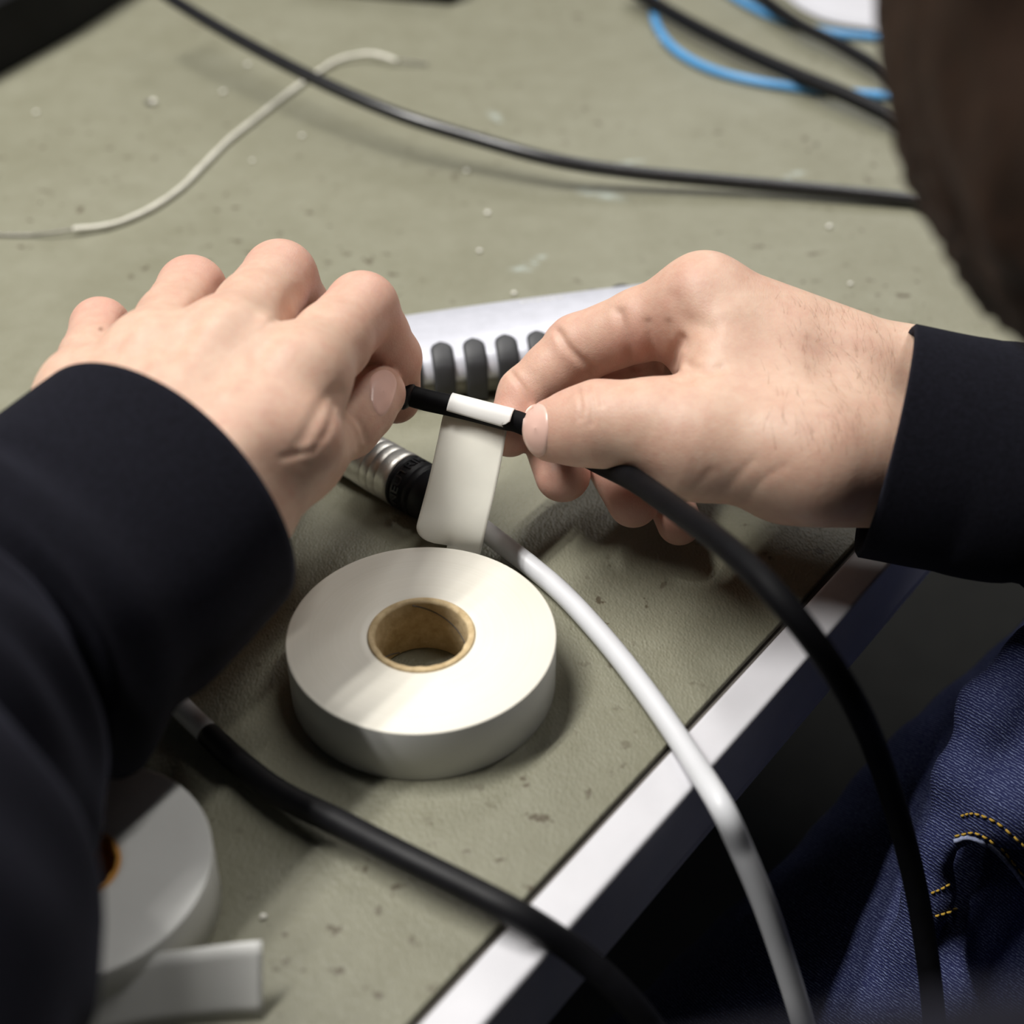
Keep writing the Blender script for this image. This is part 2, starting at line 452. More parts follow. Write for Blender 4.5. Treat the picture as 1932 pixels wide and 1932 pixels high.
M['crumb'] = plain('white_crumb', (.80, .78, .72), .6)
M['nail'] = plain('nail', (.70, .46, .39), .30, .05, 80, .5)
M['orange'] = plain('orange_card', (.55, .26, .05), .8)
M['thread'] = plain('yellow_thread', (.42, .26, .03), .8)
M['lint'] = plain('frayed_denim', (.24, .27, .40), .9, .4, 900)
M['fine_hair'] = plain('fine_hair', (.26, .14, .075), .5)
M['floor'] = plain('dark_floor', (.055, .055, .05), .6, .15, 30)
M['pinkskin'] = M['skin']

# ------------------------------------------------------------------ setting and bench
fl = prism('floor', [(-2500, -1500), (2500, -1500), (2500, 3000), (-2500, 3000)], -800, -760, M['floor']); fl['kind'] = 'structure'

E1 = WZ(790, 1932)[:2]; E2 = WZ(1640, 1010)[:2]
ed = unit(E2-E1); nin = np.array([-ed[1], ed[0]])           # along the edge; inwards over the bench
mid = (E1+E2)/2
def BE(a, b): return mid+ed*a+nin*b
bench = root('workbench', (*BE(250, 350), -760), 'olive vinyl topped workbench with a white plastic front edge', 'workbench')
bpoly = [BE(-420, 2.2), BE(1150, 2.2), BE(1150, 820), BE(-420, 820)]
prism('bench_board', [BE(-420, .3), BE(1150, .3), BE(1150, 820), BE(-420, 820)], -30, -2.2, M['board'], bench)
prism('vinyl_mat', bpoly, -2.2, 0, M['vinyl'], bench, bev=.5)
tr = prism('edge_trim', [BE(-420, .0), BE(1150, .0), BE(1150, -12.5), BE(-420, -12.5)], -30, .4, M['trim'], bench); bevel(tr, 1.4, 4)
prism('trim_lip', [BE(-420, -10.2), BE(1150, -10.2), BE(1150, -12.2), BE(-420, -12.2)], -33, -29.8, M['trim'], bench)
for a, b in ((-380, 60), (1110, 60), (1110, 780), (-380, 780)):
    lp = round_poly([BE(a-22, b-22), BE(a+22, b-22), BE(a+22, b+22), BE(a-22, b+22)], 5, 3)
    prism('leg', lp, -760, -30, M['metal_leg'], bench)

# ------------------------------------------------------------------ tape rolls
ROLL_R, ROLL_H, CORE_O, CORE_I = 39.3, 19.0, 15.7, 13.5
def tape_roll(c, ro, ri, rc, h, label, side_mat, core_mat, name='tape_roll'):
    r = root(name, (c[0], c[1], c[2] if len(c) > 2 else 0), label, 'tape roll')
    z0 = c[2] if len(c) > 2 else 0.
    def arr(prof, nm, mat, jit=None, seg=128):
        a = np.linspace(0, 2*np.pi, seg, endpoint=False); V = []; F = []
        for i, (rr, z) in enumerate(prof):
            R_ = np.full(seg, rr)
            zz = np.full(seg, z)
            if jit is not None:
                dr, dz = jit(i, a); R_ = R_+dr; zz = zz+dz
            V.append(np.stack([np.cos(a)*R_, np.sin(a)*R_, zz], 1))
        V = np.concatenate(V); m = len(prof)
        for i in range(m):
            i2 = (i+1) % m
            for j in range(seg):
                k = (j+1) % seg; F.append((i*seg+j, i*seg+k, i2*seg+k, i2*seg+j))
        me = bpy.data.meshes.new(nm); me.from_pydata((V*.001).tolist(), [], F); me.update()
        me.materials.append(mat[0]); me.materials.append(mat[1]) if len(mat) > 1 else None
        o = bpy.data.objects.new(nm, me); COL.objects.link(o); o.parent = r
        me.polygons.foreach_set('use_smooth', [True]*len(me.polygons)); fix_normals(o)
        return o
    b = .35
    prof = [(ri, b), (ri+b, 0), (ro-b, 0), (ro, b), (ro, h*.5), (ro, h-b), (ro-b*.3, h-b*.3), (ro-b, h), (ro-2*b, h)]
    for q in np.linspace(ro-2*b, ri+b, 12)[1:]: prof.append((q, h+.10*math.sin(q*3.1)+.06*math.sin(q*7.7)))
    prof.append((ri, h-b))
    t = arr(prof, 'wound_tape', (side_mat, M['tapewhite']))
    # outer wall is the smooth face of the tape, the ring on top the wound edges
    for p in t.data.polygons:
        cz = p.center; rad = math.hypot(cz.x, cz.y)*1000
        if rad > ro-.3 and .3 < cz.z*1000 < h-.3: p.material_index = 1
    rng = np.random.RandomState(3)
    n1 = rng.rand(16)*6.28
    def jit(i, a):
        w_ = sum(math.sin(1)*0+np.sin(k*a+n1[k % 16])*.16/(1+.12*k) for k in range(3, 22))
        if i in (4, 5): return (w_*.45, np.abs(w_)*.25)
        if i == 3: return (w_*.3, w_*.3)
        return (0*a, 0*a)
    core = arr([(ri-.05, h*.02), (ri-.05, h+.1), (ri-.5, h+.35), ((ri+rc)/2, h+.25), (rc+.3, h+.15), (rc, h-.6), (rc, h*.5), (rc, .4), (rc+.3, .1)], 'cardboard_core', (core_mat,), jit)
    # spiral seams of the paper core
    for ph in (2.2, 5.0):
        pts = [(math.cos(ph+t_)*(rc-.02), math.sin(ph+t_)*(rc-.02), .8+t_*5.6) for t_ in np.linspace(0, 3.1, 24)]
        V, F = tube_vf(np.array(pts), .22, 6)
        me = bpy.data.meshes.new('core_seam'); me.from_pydata((V*.001).tolist(), [], F); me.update()
        me.materials.append(M['board']); o = bpy.data.objects.new('core_seam', me); COL.objects.link(o); o.parent = core
    return r
rc = WZ(795, 1196, ROLL_H)
roll1 = tape_roll((rc[0], rc[1], 0), ROLL_R, CORE_O, CORE_I, ROLL_H, 'white tape roll lying flat in the middle, its tail led up to the held cable', M['tapeside'], M['card'])

def ribbon(name, rows, mat, parent, thick=.25):
    """rows: list of arrays (n,3) across; makes a thin solid sheet"""
    R_ = np.array(rows); m, n = R_.shape[:2]
    V = R_.reshape(-1, 3); F = [(i*n+j, i*n+j+1, (i+1)*n+j+1, (i+1)*n+j) for i in range(m-1) for j in range(n-1)]
    o = link(name, mesh_np(name, V, F), mat, parent)
    s = o.modifiers.new('thickness', 'SOLIDIFY'); s.thickness = thick*.001; s.offset = 0
    return o

# ------------------------------------------------------------------ the held cable
CR = 3.45
held = [(757, 741, 449), (800, 754, 449), (850, 765, 449), (900, 777, 448), (950, 790, 447), (985, 799, 447), (1060, 836, 446), (1130, 873, 436), (1195, 905, 415), (1260, 950, 392), (1380, 1040, 360), (1490, 1152, 345), (1590, 1290, 355), (1650, 1410, 380), (1700, 1560, 405), (1740, 1740, 418), (1765, 1960, 425), (1770, 2200, 440)]
hp = [SC(W(*q)) for q in held]
hc = root('held_cable', hp[4], 'black cable held between both hands with a white tape label around it', 'cable')
tube('cable_jacket', hp, CR, M['blackmatt'], hc, n=10, seg=20)
# strain relief collar at the left end
cdir = unit(hp[0]-hp[1])
lathe('strain_relief', hp[0]-cdir*3.6, cdir, [(0, CR+.1), (.6, 4.3), (1.4, 5.0), (3.4, 5.2), (4.2, 5.2), (4.6, 4.6), (5.6, 4.6), (6.0, 5.6), (14, 6.2), (30, 6.6), (30.5, 6)], M['blackpvc'], hc, seg=40)
# the label: tape laid round the top of the cable
la = SC(W(849, 764, 449)); lb = SC(W(966, 794, 446.5)); ld = unit(lb-la); L_ = np.linalg.norm(lb-la)
up = np.array([0, .35, 1.]); up = unit(up-(up @ ld)*ld); sd = np.cross(ld, up)      # sd points towards the viewer side
if sd[1] > 0: sd = -sd
rows = []
rng = np.random.RandomState(11)
for s_ in np.linspace(0, 1, 34):
    row = []
    lo = -12-8*s_                                               # lower free edge on the near side (degrees below the side)
    for j, ph in enumerate(np.linspace(lo, 215, 30)):
        p_ = math.radians(ph)
        rr = CR+.35+.35*max(0, (20-ph)/70)*(1+s_)               # stands off a little at the free edge
        ss = s_*L_
        if s_ > .88:
            tear = max(0, 1-abs(ph+14)/24)
            ss -= tear*(1.6+1.2*rng.rand())*(s_-.88)/.12
        row.append(la+ld*(ss+.8*(ph-60)/150*0)+rr*(math.cos(p_)*sd+math.sin(p_)*up))
    rows.append(row)
lab = ribbon('tape_label', rows, M['tapewhite'], hc, .35); lab['label'] = 'white tape label with a torn corner'
# the tail of the roll, going down from behind the cable to the back of the roll
tail = [(902, 788, 473), (896, 800, 471), (886, 850, 468), (873, 910, 465), (860, 962, 463), (850, 1004, 463), (842, 1040, 466), (838, 1075, 468)]
tp = catmull([W(*q) for q in tail], 14)
rows = []
for i, p in enumerate(tp):
    t_ = i/(len(tp)-1)
    wd = unit(ld*(1-t_)+unit(np.array([.98, -.12, -.18]))*t_)
    row = []
    T_ = tp[min(i+1, len(tp)-1)]-tp[max(i-1, 0)]; nn = unit(np.cross(wd, T_))
    if nn[1] > 0: nn = -nn
    # towards its lower end the left half is cut to a rounded corner, the right half goes on down to the roll
    cut = float(np.clip((t_-.715)/.085, 0, 1)); ql = -1+1.0*(1-math.sqrt(max(0, 1-cut*cut)))
    for j, q in enumerate(np.linspace(ql, 1, 21)):
        hw = 10.5+.2*t_
        pt = p+wd*q*hw+nn*(.9*(1-q*q)*math.sin(t_*3.1)+.6*math.sin(t_*9+q))
        cur = float(np.clip((t_-.5)/.28, 0, 1)); lw = max(0, -q+.05)
        pt = pt+nn*(cur**2*lw*4.2)
        row.append(pt)
    rows.append(row)
ribbon('tape_tail', rows, M['tapecream'], roll1, .22)['label'] = 'cream white strip of tape peeled upwards'

# ------------------------------------------------------------------ second roll at the lower left, half under the sleeve
r2c = WZ(142, 1632, 19)
roll2 = tape_roll((r2c[0], r2c[1], 0), 33.5, 11.0, 9.6, 19, 'white tape roll in shadow under the left sleeve, loose end standing on edge', M['tapewhite'], M['orange'])
q0 = WZ(150, 1850, 10); q1 = WZ(495, 1845, 9.5)
rows = []
cpts = catmull([WZ(40, 1990, 0), WZ(140, 1972, 0), WZ(270, 1945, 0), WZ(400, 1930, 0), WZ(496, 1924, 0)], 8)
for i, p in enumerate(cpts):
    lean = (4+6.5*min(1, i/18))+.6*math.sin(i*.25)
    rows.append([p+np.array([0, lean*z_, 15.6*z_+.3]) for z_ in np.linspace(0, 1, 6)])
ribbon('tape_tail', rows, M['tapewhite'], roll2, .25)

# ------------------------------------------------------------------ white cable with connector
zc = 9.6
A = WZ(676, 857, zc); B = WZ(806, 931, zc); xd = unit(B-A); s0 = WZ(764, 907, zc)
xl = root('microphone_cable', s0, 'white cable with a nickel and black plug, running past the tape roll', 'cable')
prof = [(-48, 8.4), (-47.5, 9.2), (-20, 9.2), (-13.6, 9.5)]
for g in (-13.2, -9.6, -6.0):
    prof += [(g, 9.5), (g+.35, 9.35), (g+.6, 9.35), (g+1.0, 9.55), (g+3.1, 9.55)]
prof += [(-2.2, 9.7), (-.5, 9.7), (0, 9.3)]
lathe('connector_shell', s0, xd, prof, M['nickel'], xl, seg=72)
boot = [(-.2, 9.0), (0, 9.5), (1.2, 9.6), (1.5, 9.2), (1.9, 9.2), (2.2, 9.6), (6.6, 9.6), (6.9, 9.2), (7.3, 9.2), (7.6, 9.45), (9.4, 9.4), (9.7, 9.0), (10.1, 9.0), (10.4, 9.3), (16, 9.0), (24, 7.4), (29, 5.4), (32, 4.7), (32.4, 4.2)]
bt = lathe('cable_boot', s0, xd, boot, M['blackpvc'], xl, seg=72)
def text_mesh(txt, size, ext):
    cu = bpy.data.curves.new('text', 'FONT'); cu.body = txt; cu.size = size; cu.extrude = ext; cu.align_x = 'CENTER'; cu.align_y = 'CENTER'; cu.resolution_u = 2
    o = bpy.data.objects.new('text', cu); COL.objects.link(o)
    dg = bpy.context.evaluated_depsgraph_get(); me = bpy.data.meshes.new_from_object(o.evaluated_get(dg))
    bpy.data.objects.remove(o); return me
# embossed word around the ring
me = text_mesh('NEUTRIK', 4.3, .25)
n_ = unit(np.array([0, 0, 1.])-(xd[2])*xd); b_ = np.cross(xd, n_)
if b_[1] > 0: b_ = -b_
vs = np.array([v.co[:] for v in me.vertices]); rad = 9.62
# letters read along the ring; their tops point to the shell
pos = []
for x, y, z in vs:
    ph = -x*1.25/rad+.62
    rr = rad+z+.12
    pos.append(s0+xd*(4.4-y)+rr*(math.cos(ph)*n_+math.sin(ph)*b_))
pos = np.array(pos)*.001; pos[:, 2] += TABLE_Z
for v, p in zip(me.vertices, pos): v.co = p
me.name = 'embossed_lettering'
o = link('embossed_lettering', me, M['blackgloss'], bt, smooth=False)
s_end = s0+xd*32
wpath = [s_end-xd*3, s_end+xd*3+np.array([0, 0, -1.5]), WZ(1004, 1070, 3.6), WZ(1063, 1121, 3.4), WZ(1122, 1184, 3.4), WZ(1181, 1255, 3.5), WZ(1242, 1338, 3.8), WZ(1300, 1424, 4.6), W(1360, 1520, 392), W(1400, 1605, 396), W(1440, 1700, 403), W(1475, 1800, 412), W(1515, 1930, 424), W(1560, 2100, 440)]
tube('cable_jacket', wpath, 3.4, M['whitepvc'], xl, n=10, seg=20)

# ------------------------------------------------------------------ black cable lower left
pth = [WZ(298, 1285, 5), WZ(345, 1338, 5), WZ(392, 1384, 5), WZ(450, 1438, 5), WZ(530, 1498, 6), WZ(640, 1553, 8), WZ(760, 1615, 10), WZ(880, 1675, 10), WZ(990, 1733, 8), W(1090, 1800, 372), W(1180, 1882, 376), W(1250, 1970, 384), W(1330, 2120, 400)]
bc = root('labelled_cable', pth[4], 'thick black cable with a white sleeve near the tip, crossing the bench front edge', 'cable')
tube('cable_jacket', pth[2:], [3.5]+[3.7]*(len(pth)-3), M['blackpvc'], bc, n=10, seg=20)
tube('white_sleeve', [pth[0], pth[1], pth[2]+.15*(pth[3]-pth[2])], 3.35, M['whitepvc'], bc, n=10, seg=20)
tube('cable_jacket', [WZ(262, 1240, 5), WZ(280, 1264, 5), pth[0]+.3*(pth[1]-pth[0])], 3.0, M['blackpvc'], bc, n=6, seg=16)

# ------------------------------------------------------------------ cables at the back
far = [(290, -30, 40), (330, 2, 38), (450, 74, 32), (600, 152, 27), (750, 216, 22), (900, 263, 17), (1050, 303, 13), (1200, 326, 9), (1400, 345, 6), (1600, 364, 4.5), (1780, 383, 3.4), (1900, 395, 3.4)]
fc = tube('long_cable', [WZ(*q) for q in far], 3.3, M['blackgloss'], n=12, seg=18)
tag(fc, 'long glossy black cable sweeping across the back of the bench', 'cable')
ww = [(138, 433, 3), (210, 424, 2), (280, 396, 1.7), (340, 356, 1.7), (385, 311, 1.7), (430, 266, 1.7), (480, 226, 1.7), (540, 179, 1.7), (600, 136, 1.7), (640, 113, 2.5), (690, 102, 4), (722, 106, 4), (748, 115, 3)]
wp = [WZ(*q) for q in ww]
wr = root('cut_wire', wp[6], 'thin off-white wire with bare tinned ends, passing under the long black cable', 'wire')
path = catmull(wp, 10); rr = 1.25+.09*np.sin(np.arange(len(path))*.9)+.07*np.sin(np.arange(len(path))*.37)
V, F = tube_vf(path, rr, 14); link('insulation', mesh_np('insulation', V, F), M['wire'], wr)
for pts in ([wp[0]+unit(wp[1]-wp[0])*2, WZ(100, 439, 2.4), WZ(60, 443, 1.2), WZ(0, 443, 1), WZ(-40, 440, 1)], [wp[-1]-unit(wp[-1]-wp[-2])*2, WZ(775, 118, 2.2), WZ(806, 121, 1.2)]):
    for k in range(5):
        a = k*1.256; off = 0
        pp = catmull(pts, 8); tw = np.arange(len(pp))*.35
        P_ = pp+np.stack([0*tw, np.cos(a+tw)*.36, np.sin(a+tw)*.36], 1)
        V, F = tube_vf(P_, .32, 6); link('bare_strand', mesh_np('bare_strand', V, F), M['tin'], wr)
b1 = [(1236, -10, 2.5), (1232, 10, 2.5), (1241, 52, 2.4), (1275, 95, 2.4), (1340, 131, 2.4), (1430, 155, 2.4), (1530, 169, 2.4), (1620, 177, 2.4), (1720, 183, 2.4), (1830, 186, 2.4), (1930, 150, 2.4), (1960, 90, 2.4), (1900, 70, 2.4), (1800, 74, 2.4), (1690, 71, 2.4), (1600, 66, 2.4), (1520, 52, 2.4), (1450, 28, 2.4), (1395, 0, 2.4), (1350, -30, 2.4)]
tag(tube('network_cable', [WZ(*q) for q in b1], 2.4, M['bluepvc'], n=10, seg=14), 'bright blue cable lying in a loop at the back right', 'cable')
k1 = [(1190, -22, 9), (1215, -6, 9), (1300, 44, 9), (1400, 95, 9), (1500, 140, 9), (1600, 181, 9), (1720, 238, 7), (1830, 290, 5), (1930, 330, 4.2)]
tag(tube('thick_cable', [WZ(*q) for q in k1], 4.0, M['blackpvc'], n=10, seg=16), 'thick matt black cable lying across the lower bend of the blue cable', 'cable')
k2 = [(1400, -30, 9), (1445, 2, 9), (1510, 47, 9), (1590, 88, 8), (1700, 154, 7), (1810, 225, 5), (1900, 280, 4)]
tag(tube('thick_cable', [WZ(*q) for q in k2], 3.5, M['blackpvc'], n=10, seg=16), 'matt black cable crossing the blue cable beside the white paper', 'cable')
# sheet of paper with a curled edge
pc = [WZ(1475, -5, 0), WZ(1520, 28, 0), WZ(1580, 50, 0), WZ(1690, 66, 0)]
cp = catmull(pc, 8); rows = []
for p in cp:
    rows.append([np.array([p[0]+t_*70, p[1]+t_*190, .6+5*t_*(1-t_)+(1-t_)**4*1.5]) for t_ in np.linspace(0, 1, 8)])
tag(ribbon('paper_sheet', rows, M['paper'], None, .3), 'white sheet of paper at the back right behind the blue cable', 'paper')
# black case at the far left corner and small black adapter at the back
c0 = WZ(-60, 172)[:2]; c1 = WZ(140, 63)[:2]; c2 = WZ(300, -42)[:2]
cd = unit(c2-c0); cn = np.array([-cd[1], cd[0]])
cs = root('equipment_case', (*((c0+c2)/2+cn*100), 0), 'black case with a pale blue rim in the far left corner', 'case')
cp_ = [c0-cd*60, c1+cn*-2, c2+cd*60, c2+cd*60+cn*170, c0-cd*60+cn*170]
prism('case_body', round_poly(cp_, 8, 4), 0, 36, M['blackcase'], cs, bev=2)
q_ = lambda a: (np.asarray(c0)+cd*a[0]+cn*a[1])
Lc = np.linalg.norm(c2-c0)
prism('case_rim', round_poly([q_((-50, -3.6)), q_((Lc+50, -3.6)), q_((Lc+50, 4)), q_((-50, 4))], 1, 3), 26, 31.5, M['paleblue'], cs, bev=.6)
prism('case_lid', round_poly([q_((-50, 16)), q_((Lc+50, 16)), q_((Lc+50, 162)), q_((-50, 162))], 6, 4), 35.5, 38, M['blackcase'], cs, bev=1)
k = WZ(858, 12)[:2]; a_ = unit(WZ(700, -2)[:2]-k); b2 = np.array([-a_[1], a_[0]]); b2 = b2 if b2[1] > 0 else -b2
ad = root('power_adapter', (*(k+a_*40+b2*25), 0), 'small black box at the back edge near the long cable', 'adapter')
prism('adapter_body', round_poly([k, k+b2*55, k+b2*55+a_*95, k+a_*95], 6, 5), 0, 24, M['blackcase'], ad, bev=2.5)
prism('adapter_lid', round_poly([k+b2*4+a_*4, k+b2*51+a_*4, k+b2*51+a_*91, k+b2*4+a_*91], 5, 5), 23.5, 27, M['blackcase'], ad, bev=1.5)

# ------------------------------------------------------------------ silver grip tool behind the hands
ta = WZ(700, 690, 8); tb = WZ(1130, 648, 8)
td = unit(np.array([tb[0]-ta[0], tb[1]-ta[1], 0])); tn = np.array([-td[1], td[0], 0.]); tz = np.array([0, 0, 1.])
tool = root('crimping_tool', ta+td*60+tn*10-np.array([0, 0, 8]), 'silver hand tool with dark rubber ribs lying behind the hands', 'tool')
def tl(a, b, z): p = WZ(780, 765, 0)+td*a+tn*b; return np.array([p[0], p[1], z])
TL0, TL1 = -60, 130
def tool_sec(a, top=True):
    wdt = 41-3.5*abs((a-30)/90)**2+0.06*a; hgt = 19+.03*a
    return wdt, hgt
rows = []
for a in np.linspace(TL0, TL1, 40):
    e = min(1, math.sqrt(max(0, 1-((max(0, abs(a-35)-75))/20)**2))+.05)
    wdt, hgt = tool_sec(a); row = []
    for t_ in np.linspace(0, 1, 29):
        ang = math.pi*(1-t_)
        # flattish dome: superellipse across
        cx = math.cos(ang); sx = math.sin(ang)
        x_ = np.sign(cx)*abs(cx)**.75; z_ = abs(sx)**.8
        row.append(tl(a, wdt/2*(1-x_*-1*0)+(-x_ if False else 0)*0+x_*wdt/2*e*-1*-1 if False else wdt/2+x_*wdt/2*e, 9+(hgt-9)*z_*e))
    rows.append(row)
shell = ribbon('top_shell', rows, M['silver'], tool, 1.0)
rows = []
for a in np.linspace(TL0+2, TL1-2, 40):
    e = min(1, math.sqrt(max(0, 1-((max(0, abs(a-35)-75))/19)**2))+.05); wdt, hgt = tool_sec(a)
    loop = []
    for t_ in np.linspace(0, 2*math.pi, 25)[:-1]:
        cx, sx = math.cos(t_), math.sin(t_)
        loop.append(tl(a, wdt/2+np.sign(cx)*abs(cx)**.4*(wdt/2-1.2)*e, 5.2+np.sign(sx)*abs(sx)**.4*5.0*e))
    rows.append(loop)
R_ = np.array(rows); m_, n2 = R_.shape[:2]
F = [(i*n2+j, i*n2+(j+1) % n2, (i+1)*n2+(j+1) % n2, (i+1)*n2+j) for i in range(m_-1) for j in range(n2)]+[tuple(range(n2)), tuple((m_-1)*n2+j for j in range(n2))]
o = link('lower_shell', mesh_np('lower_shell', R_.reshape(-1, 3), F), M['greyplastic'], tool); fix_normals(o)
bvh_t = BVHTree.FromPolygons([v.co for v in shell.data.vertices], [tuple(p.vertices) for p in shell.data.polygons])
# rubber ribs: rounded straps over the near side
for k in range(8):
    a = -36.3+k*12.1
    prof = [(-1.1, .3), (-1.25, 4), (-1.2, 8)]
    for b_ in (.8, 2.5, 5, 8, 10.5):
        q = tl(a, b_, 60); h_ = bvh_t.ray_cast(S(q), Vector((0, 0, -1)))
        if h_[0] is not None: prof.append((b_-.5, (h_[0].z-TABLE_Z)*1000+.5))
    pp = catmull([np.array([b, z]) for b, z in prof], 5)
    rows = []; wd_ = 3.7
    for i, (b, z) in enumerate(pp):
        t_ = i/(len(pp)-1); arc_ = float(np.linalg.norm(pp[-1]-pp[i])); hw = wd_*(1.0 if arc_ > wd_ else math.sqrt(max(0, 1-(1-arc_/wd_)**2)))
        hw = max(hw, .15)
        rows.append([tl(a+q*hw-.12*b*0, b-.9*math.sqrt(max(0, 1-q*q*.96))*.6, z+.9*math.sqrt(max(0, 1-q*q*.96))) for q in np.linspace(-1, 1, 11)])
    rb = ribbon('grip_rib', rows, M['rubber'], tool, 1.6)
# oval studs on the far rim
for px, py in ((1065, 566), (1119, 556), (1172, 546)):
    p = WZ(px, py, 14.5)
    me = bpy.data.meshes.new('rubber_stud'); bm = bmesh.new(); bmesh.ops.create_uvsphere(bm, u_segments=24, v_segments=12, radius=1)
    Mx = Matrix(((td[0], tn[0], 0), (td[1], tn[1], 0), (0, 0, 1)))
    for v in bm.verts: v.co = S(p)+Mx @ Vector((v.co.x*.0042, v.co.y*.0026, v.co.z*.0020))
    bm.to_mesh(me); bm.free(); link('rubber_stud', me, M['rubber'], tool)
me = text_mesh('WTA NTA', 3.4, .12)
vs = np.array([v.co[:] for v in me.vertices]); c = WZ(1022, 585, 16)
for v, (x, y, z) in zip(me.vertices, vs):
    q = S(c+td*x*1.08+tn*y*.85); q.z = TABLE_Z+.06; h_ = bvh_t.ray_cast(q, Vector((0, 0, -1)))
    v.co = Vector((q.x, q.y, (h_[0].z if h_[0] else TABLE_Z+.016)+.0006+z*.001))
link('raised_lettering', me, M['tapewhite'], tool, smooth=False)

# ------------------------------------------------------------------ crumbs on the mat
CRUMBS = [(880, 322, 1.25, 'below the middle of the long black cable'), (920, 401, 1.2, 'midway between the long black cable and the hands'), (905, 473, 1.1, 'left of the chalky scuff behind the hands'), (970, 553, 1.1, 'close behind the silver tool'),
          (1565, 427, 1.25, 'to the right beyond the right hand, below the long cable'), (1605, 535, 1.0, 'just behind the right wrist'), (570, 256, 1.2, 'between the cut wire and the long black cable'), (421, 173, 1.4, 'left of where the black cable crosses the cut wire'),
          (467, 122, 1.4, 'just left of the long black cable near its far end'), (1244, 75, 1.3, 'at the left bend of the blue cable'), (68, 212, 1.2, 'nearest the black case at the far left'), (476, 303, .9, 'below the middle of the cut wire'), (497, 1729, .9, 'in front of the labelled cable near the shaded roll')]
for px, py, r_, where in CRUMBS:
    p = WZ(px, py, r_*.7); bm = bmesh.new(); bmesh.ops.create_icosphere(bm, subdivisions=2, radius=1)
    for v in bm.verts:
        v.co = v.co*(.85+.3*random.random()); v.co = S(p)+Vector((v.co.x*r_, v.co.y*r_*.9, v.co.z*r_*.7))*.001
    me = bpy.data.meshes.new('crumb'); bm.to_mesh(me); bm.free()
    tag(link('crumb', me, M['crumb']), 'white crumb '+where, 'crumb', 'white crumbs on the bench mat')
p = WZ(290, 192, 1.6)
fr = root('ferrule', p, 'tiny dark metal offcut with a white head on the mat at the far left', 'scrap')
tube('metal_pin', [p+np.array([-4.2, .6, -.6]), p+np.array([-1, 0, 0])], 1.1, M['tin'], fr, seg=10)
bm = bmesh.new(); bmesh.ops.create_icosphere(bm, subdivisions=2, radius=1)
for v in bm.verts: v.co = S(p)+v.co*.0016
me = bpy.data.meshes.new('white_head'); bm.to_mesh(me); bm.free(); link('white_head', me, M['crumb'], fr)

# ------------------------------------------------------------------ the person
person = root('person', (210, 180, -760), 'person in a navy sweater and blue jeans bending over the bench, labelling a cable', 'person')
H = .75
def hand(lo, hi, palm, fingers, marks, red, extra=None, kf=6.0, h=H):
    A_ = SDF(lo, hi, h); Bf = SDF(lo, hi, h)
    for a, b, ra, rb, k in palm: A_.cone(a, b, ra, rb, k)
    for pts, rs in fingers:
        C_ = SDF.__new__(SDF); C_.h = h; C_.lo = Bf.lo; C_.n = Bf.n; C_.D = np.full(Bf.n, 30., np.float32)
        C_.chain(pts, rs, 2.2)
        d = C_.D; D = Bf.D; k = 1.0; hh = np.clip(.5+.5*(D-d)/k, 0, 1); Bf.D = D*(1-hh)+d*hh-k*hh*(1-hh)
    A_.merge(Bf, kf)
    if extra: extra(A_)
    V, Q = A_.mesh(5)
    V = carve(V, Q, marks)
    r_ = np.zeros(len(V))
    for c, s_, a in red: r_ = np.maximum(r_, a*np.exp(-(np.linalg.norm(V-np.asarray(c), axis=1)/s_)**2))
    return V, Q, r_

def knuckle(pts, rs):
    """insert slight narrowing between joints so phalanges look natural; pts joints incl. tip"""
    P = [pts[0]]; R = [rs[0]]
    for i in range(len(pts)-1):
        m = (np.asarray(pts[i])+np.asarray(pts[i+1]))/2
        if i < len(pts)-2: P.append(m); R.append((rs[i]+rs[i+1])/2*.955)
        P.append(pts[i+1]); R.append(rs[i+1])
    return P, R
# left hand (seen from the back of the hand)
LW = np.array([-112, 268, 80.]); LF = np.array([-137, 210, 68.])
Lm = {'i': np.array([-57, 331, 97.]), 'm': np.array([-77, 339, 101.]), 'r': np.array([-97, 338, 98.]), 'p': np.array([-115, 330, 92.])}
Lp = {'i': W(683, 583, 432), 'm': W(528, 524, 440), 'r': W(362, 548, 440), 'p': W(190, 618, 430)}
Ld = {'i': W(738, 675, 446), 'm': np.array([-60, 393, 69.]), 'r': np.array([-92, 389, 67.]), 'p': np.array([-119, 373, 66.])}
Lt = {'i': W(746, 752, 460), 'm': np.array([-54, 380, 50.]), 'r': np.array([-88, 375, 49.]), 'p': np.array([-116, 360, 50.])}
LC = W(430, 965, 383); LMt = W(552, 850, 406); LI = W(652, 797, 426); LT = W(712, 742, 437)
palmL = [(LF, LW, 22, 23, 6), (LF+[8, -4, 0], LW+[13, -5, -1], 19, 21, 8), (LF-[10, -5, 0], LW-[12, -5, 0], 20, 20, 8)]
for q, rw, rm, ox in (('i', 15, 12.6, 17), ('m', 15, 13.2, 6), ('r', 14, 12.6, -6), ('p', 13, 11.0, -16)):
    palmL.append((LW+np.array([ox, ox*-.35, 3]), Lm[q], rw, rm, 9))
palmL += [(LW+[12, 0, -10], LC, 15, 15, 9), (LC, LMt, 15.5, 12.6, 8), (LMt, Lm['i']+[2, -18, -8], 11.5, 11, 10), (LW+[-10, 8, -8], Lm['p']+[3, -14, -8], 15, 11, 9), (LW+[0, 10, -8], Lm['m']+[0, -14, -10], 16, 12, 8), (Lm['i'], Lm['p'], 9.5, 9, 8)]
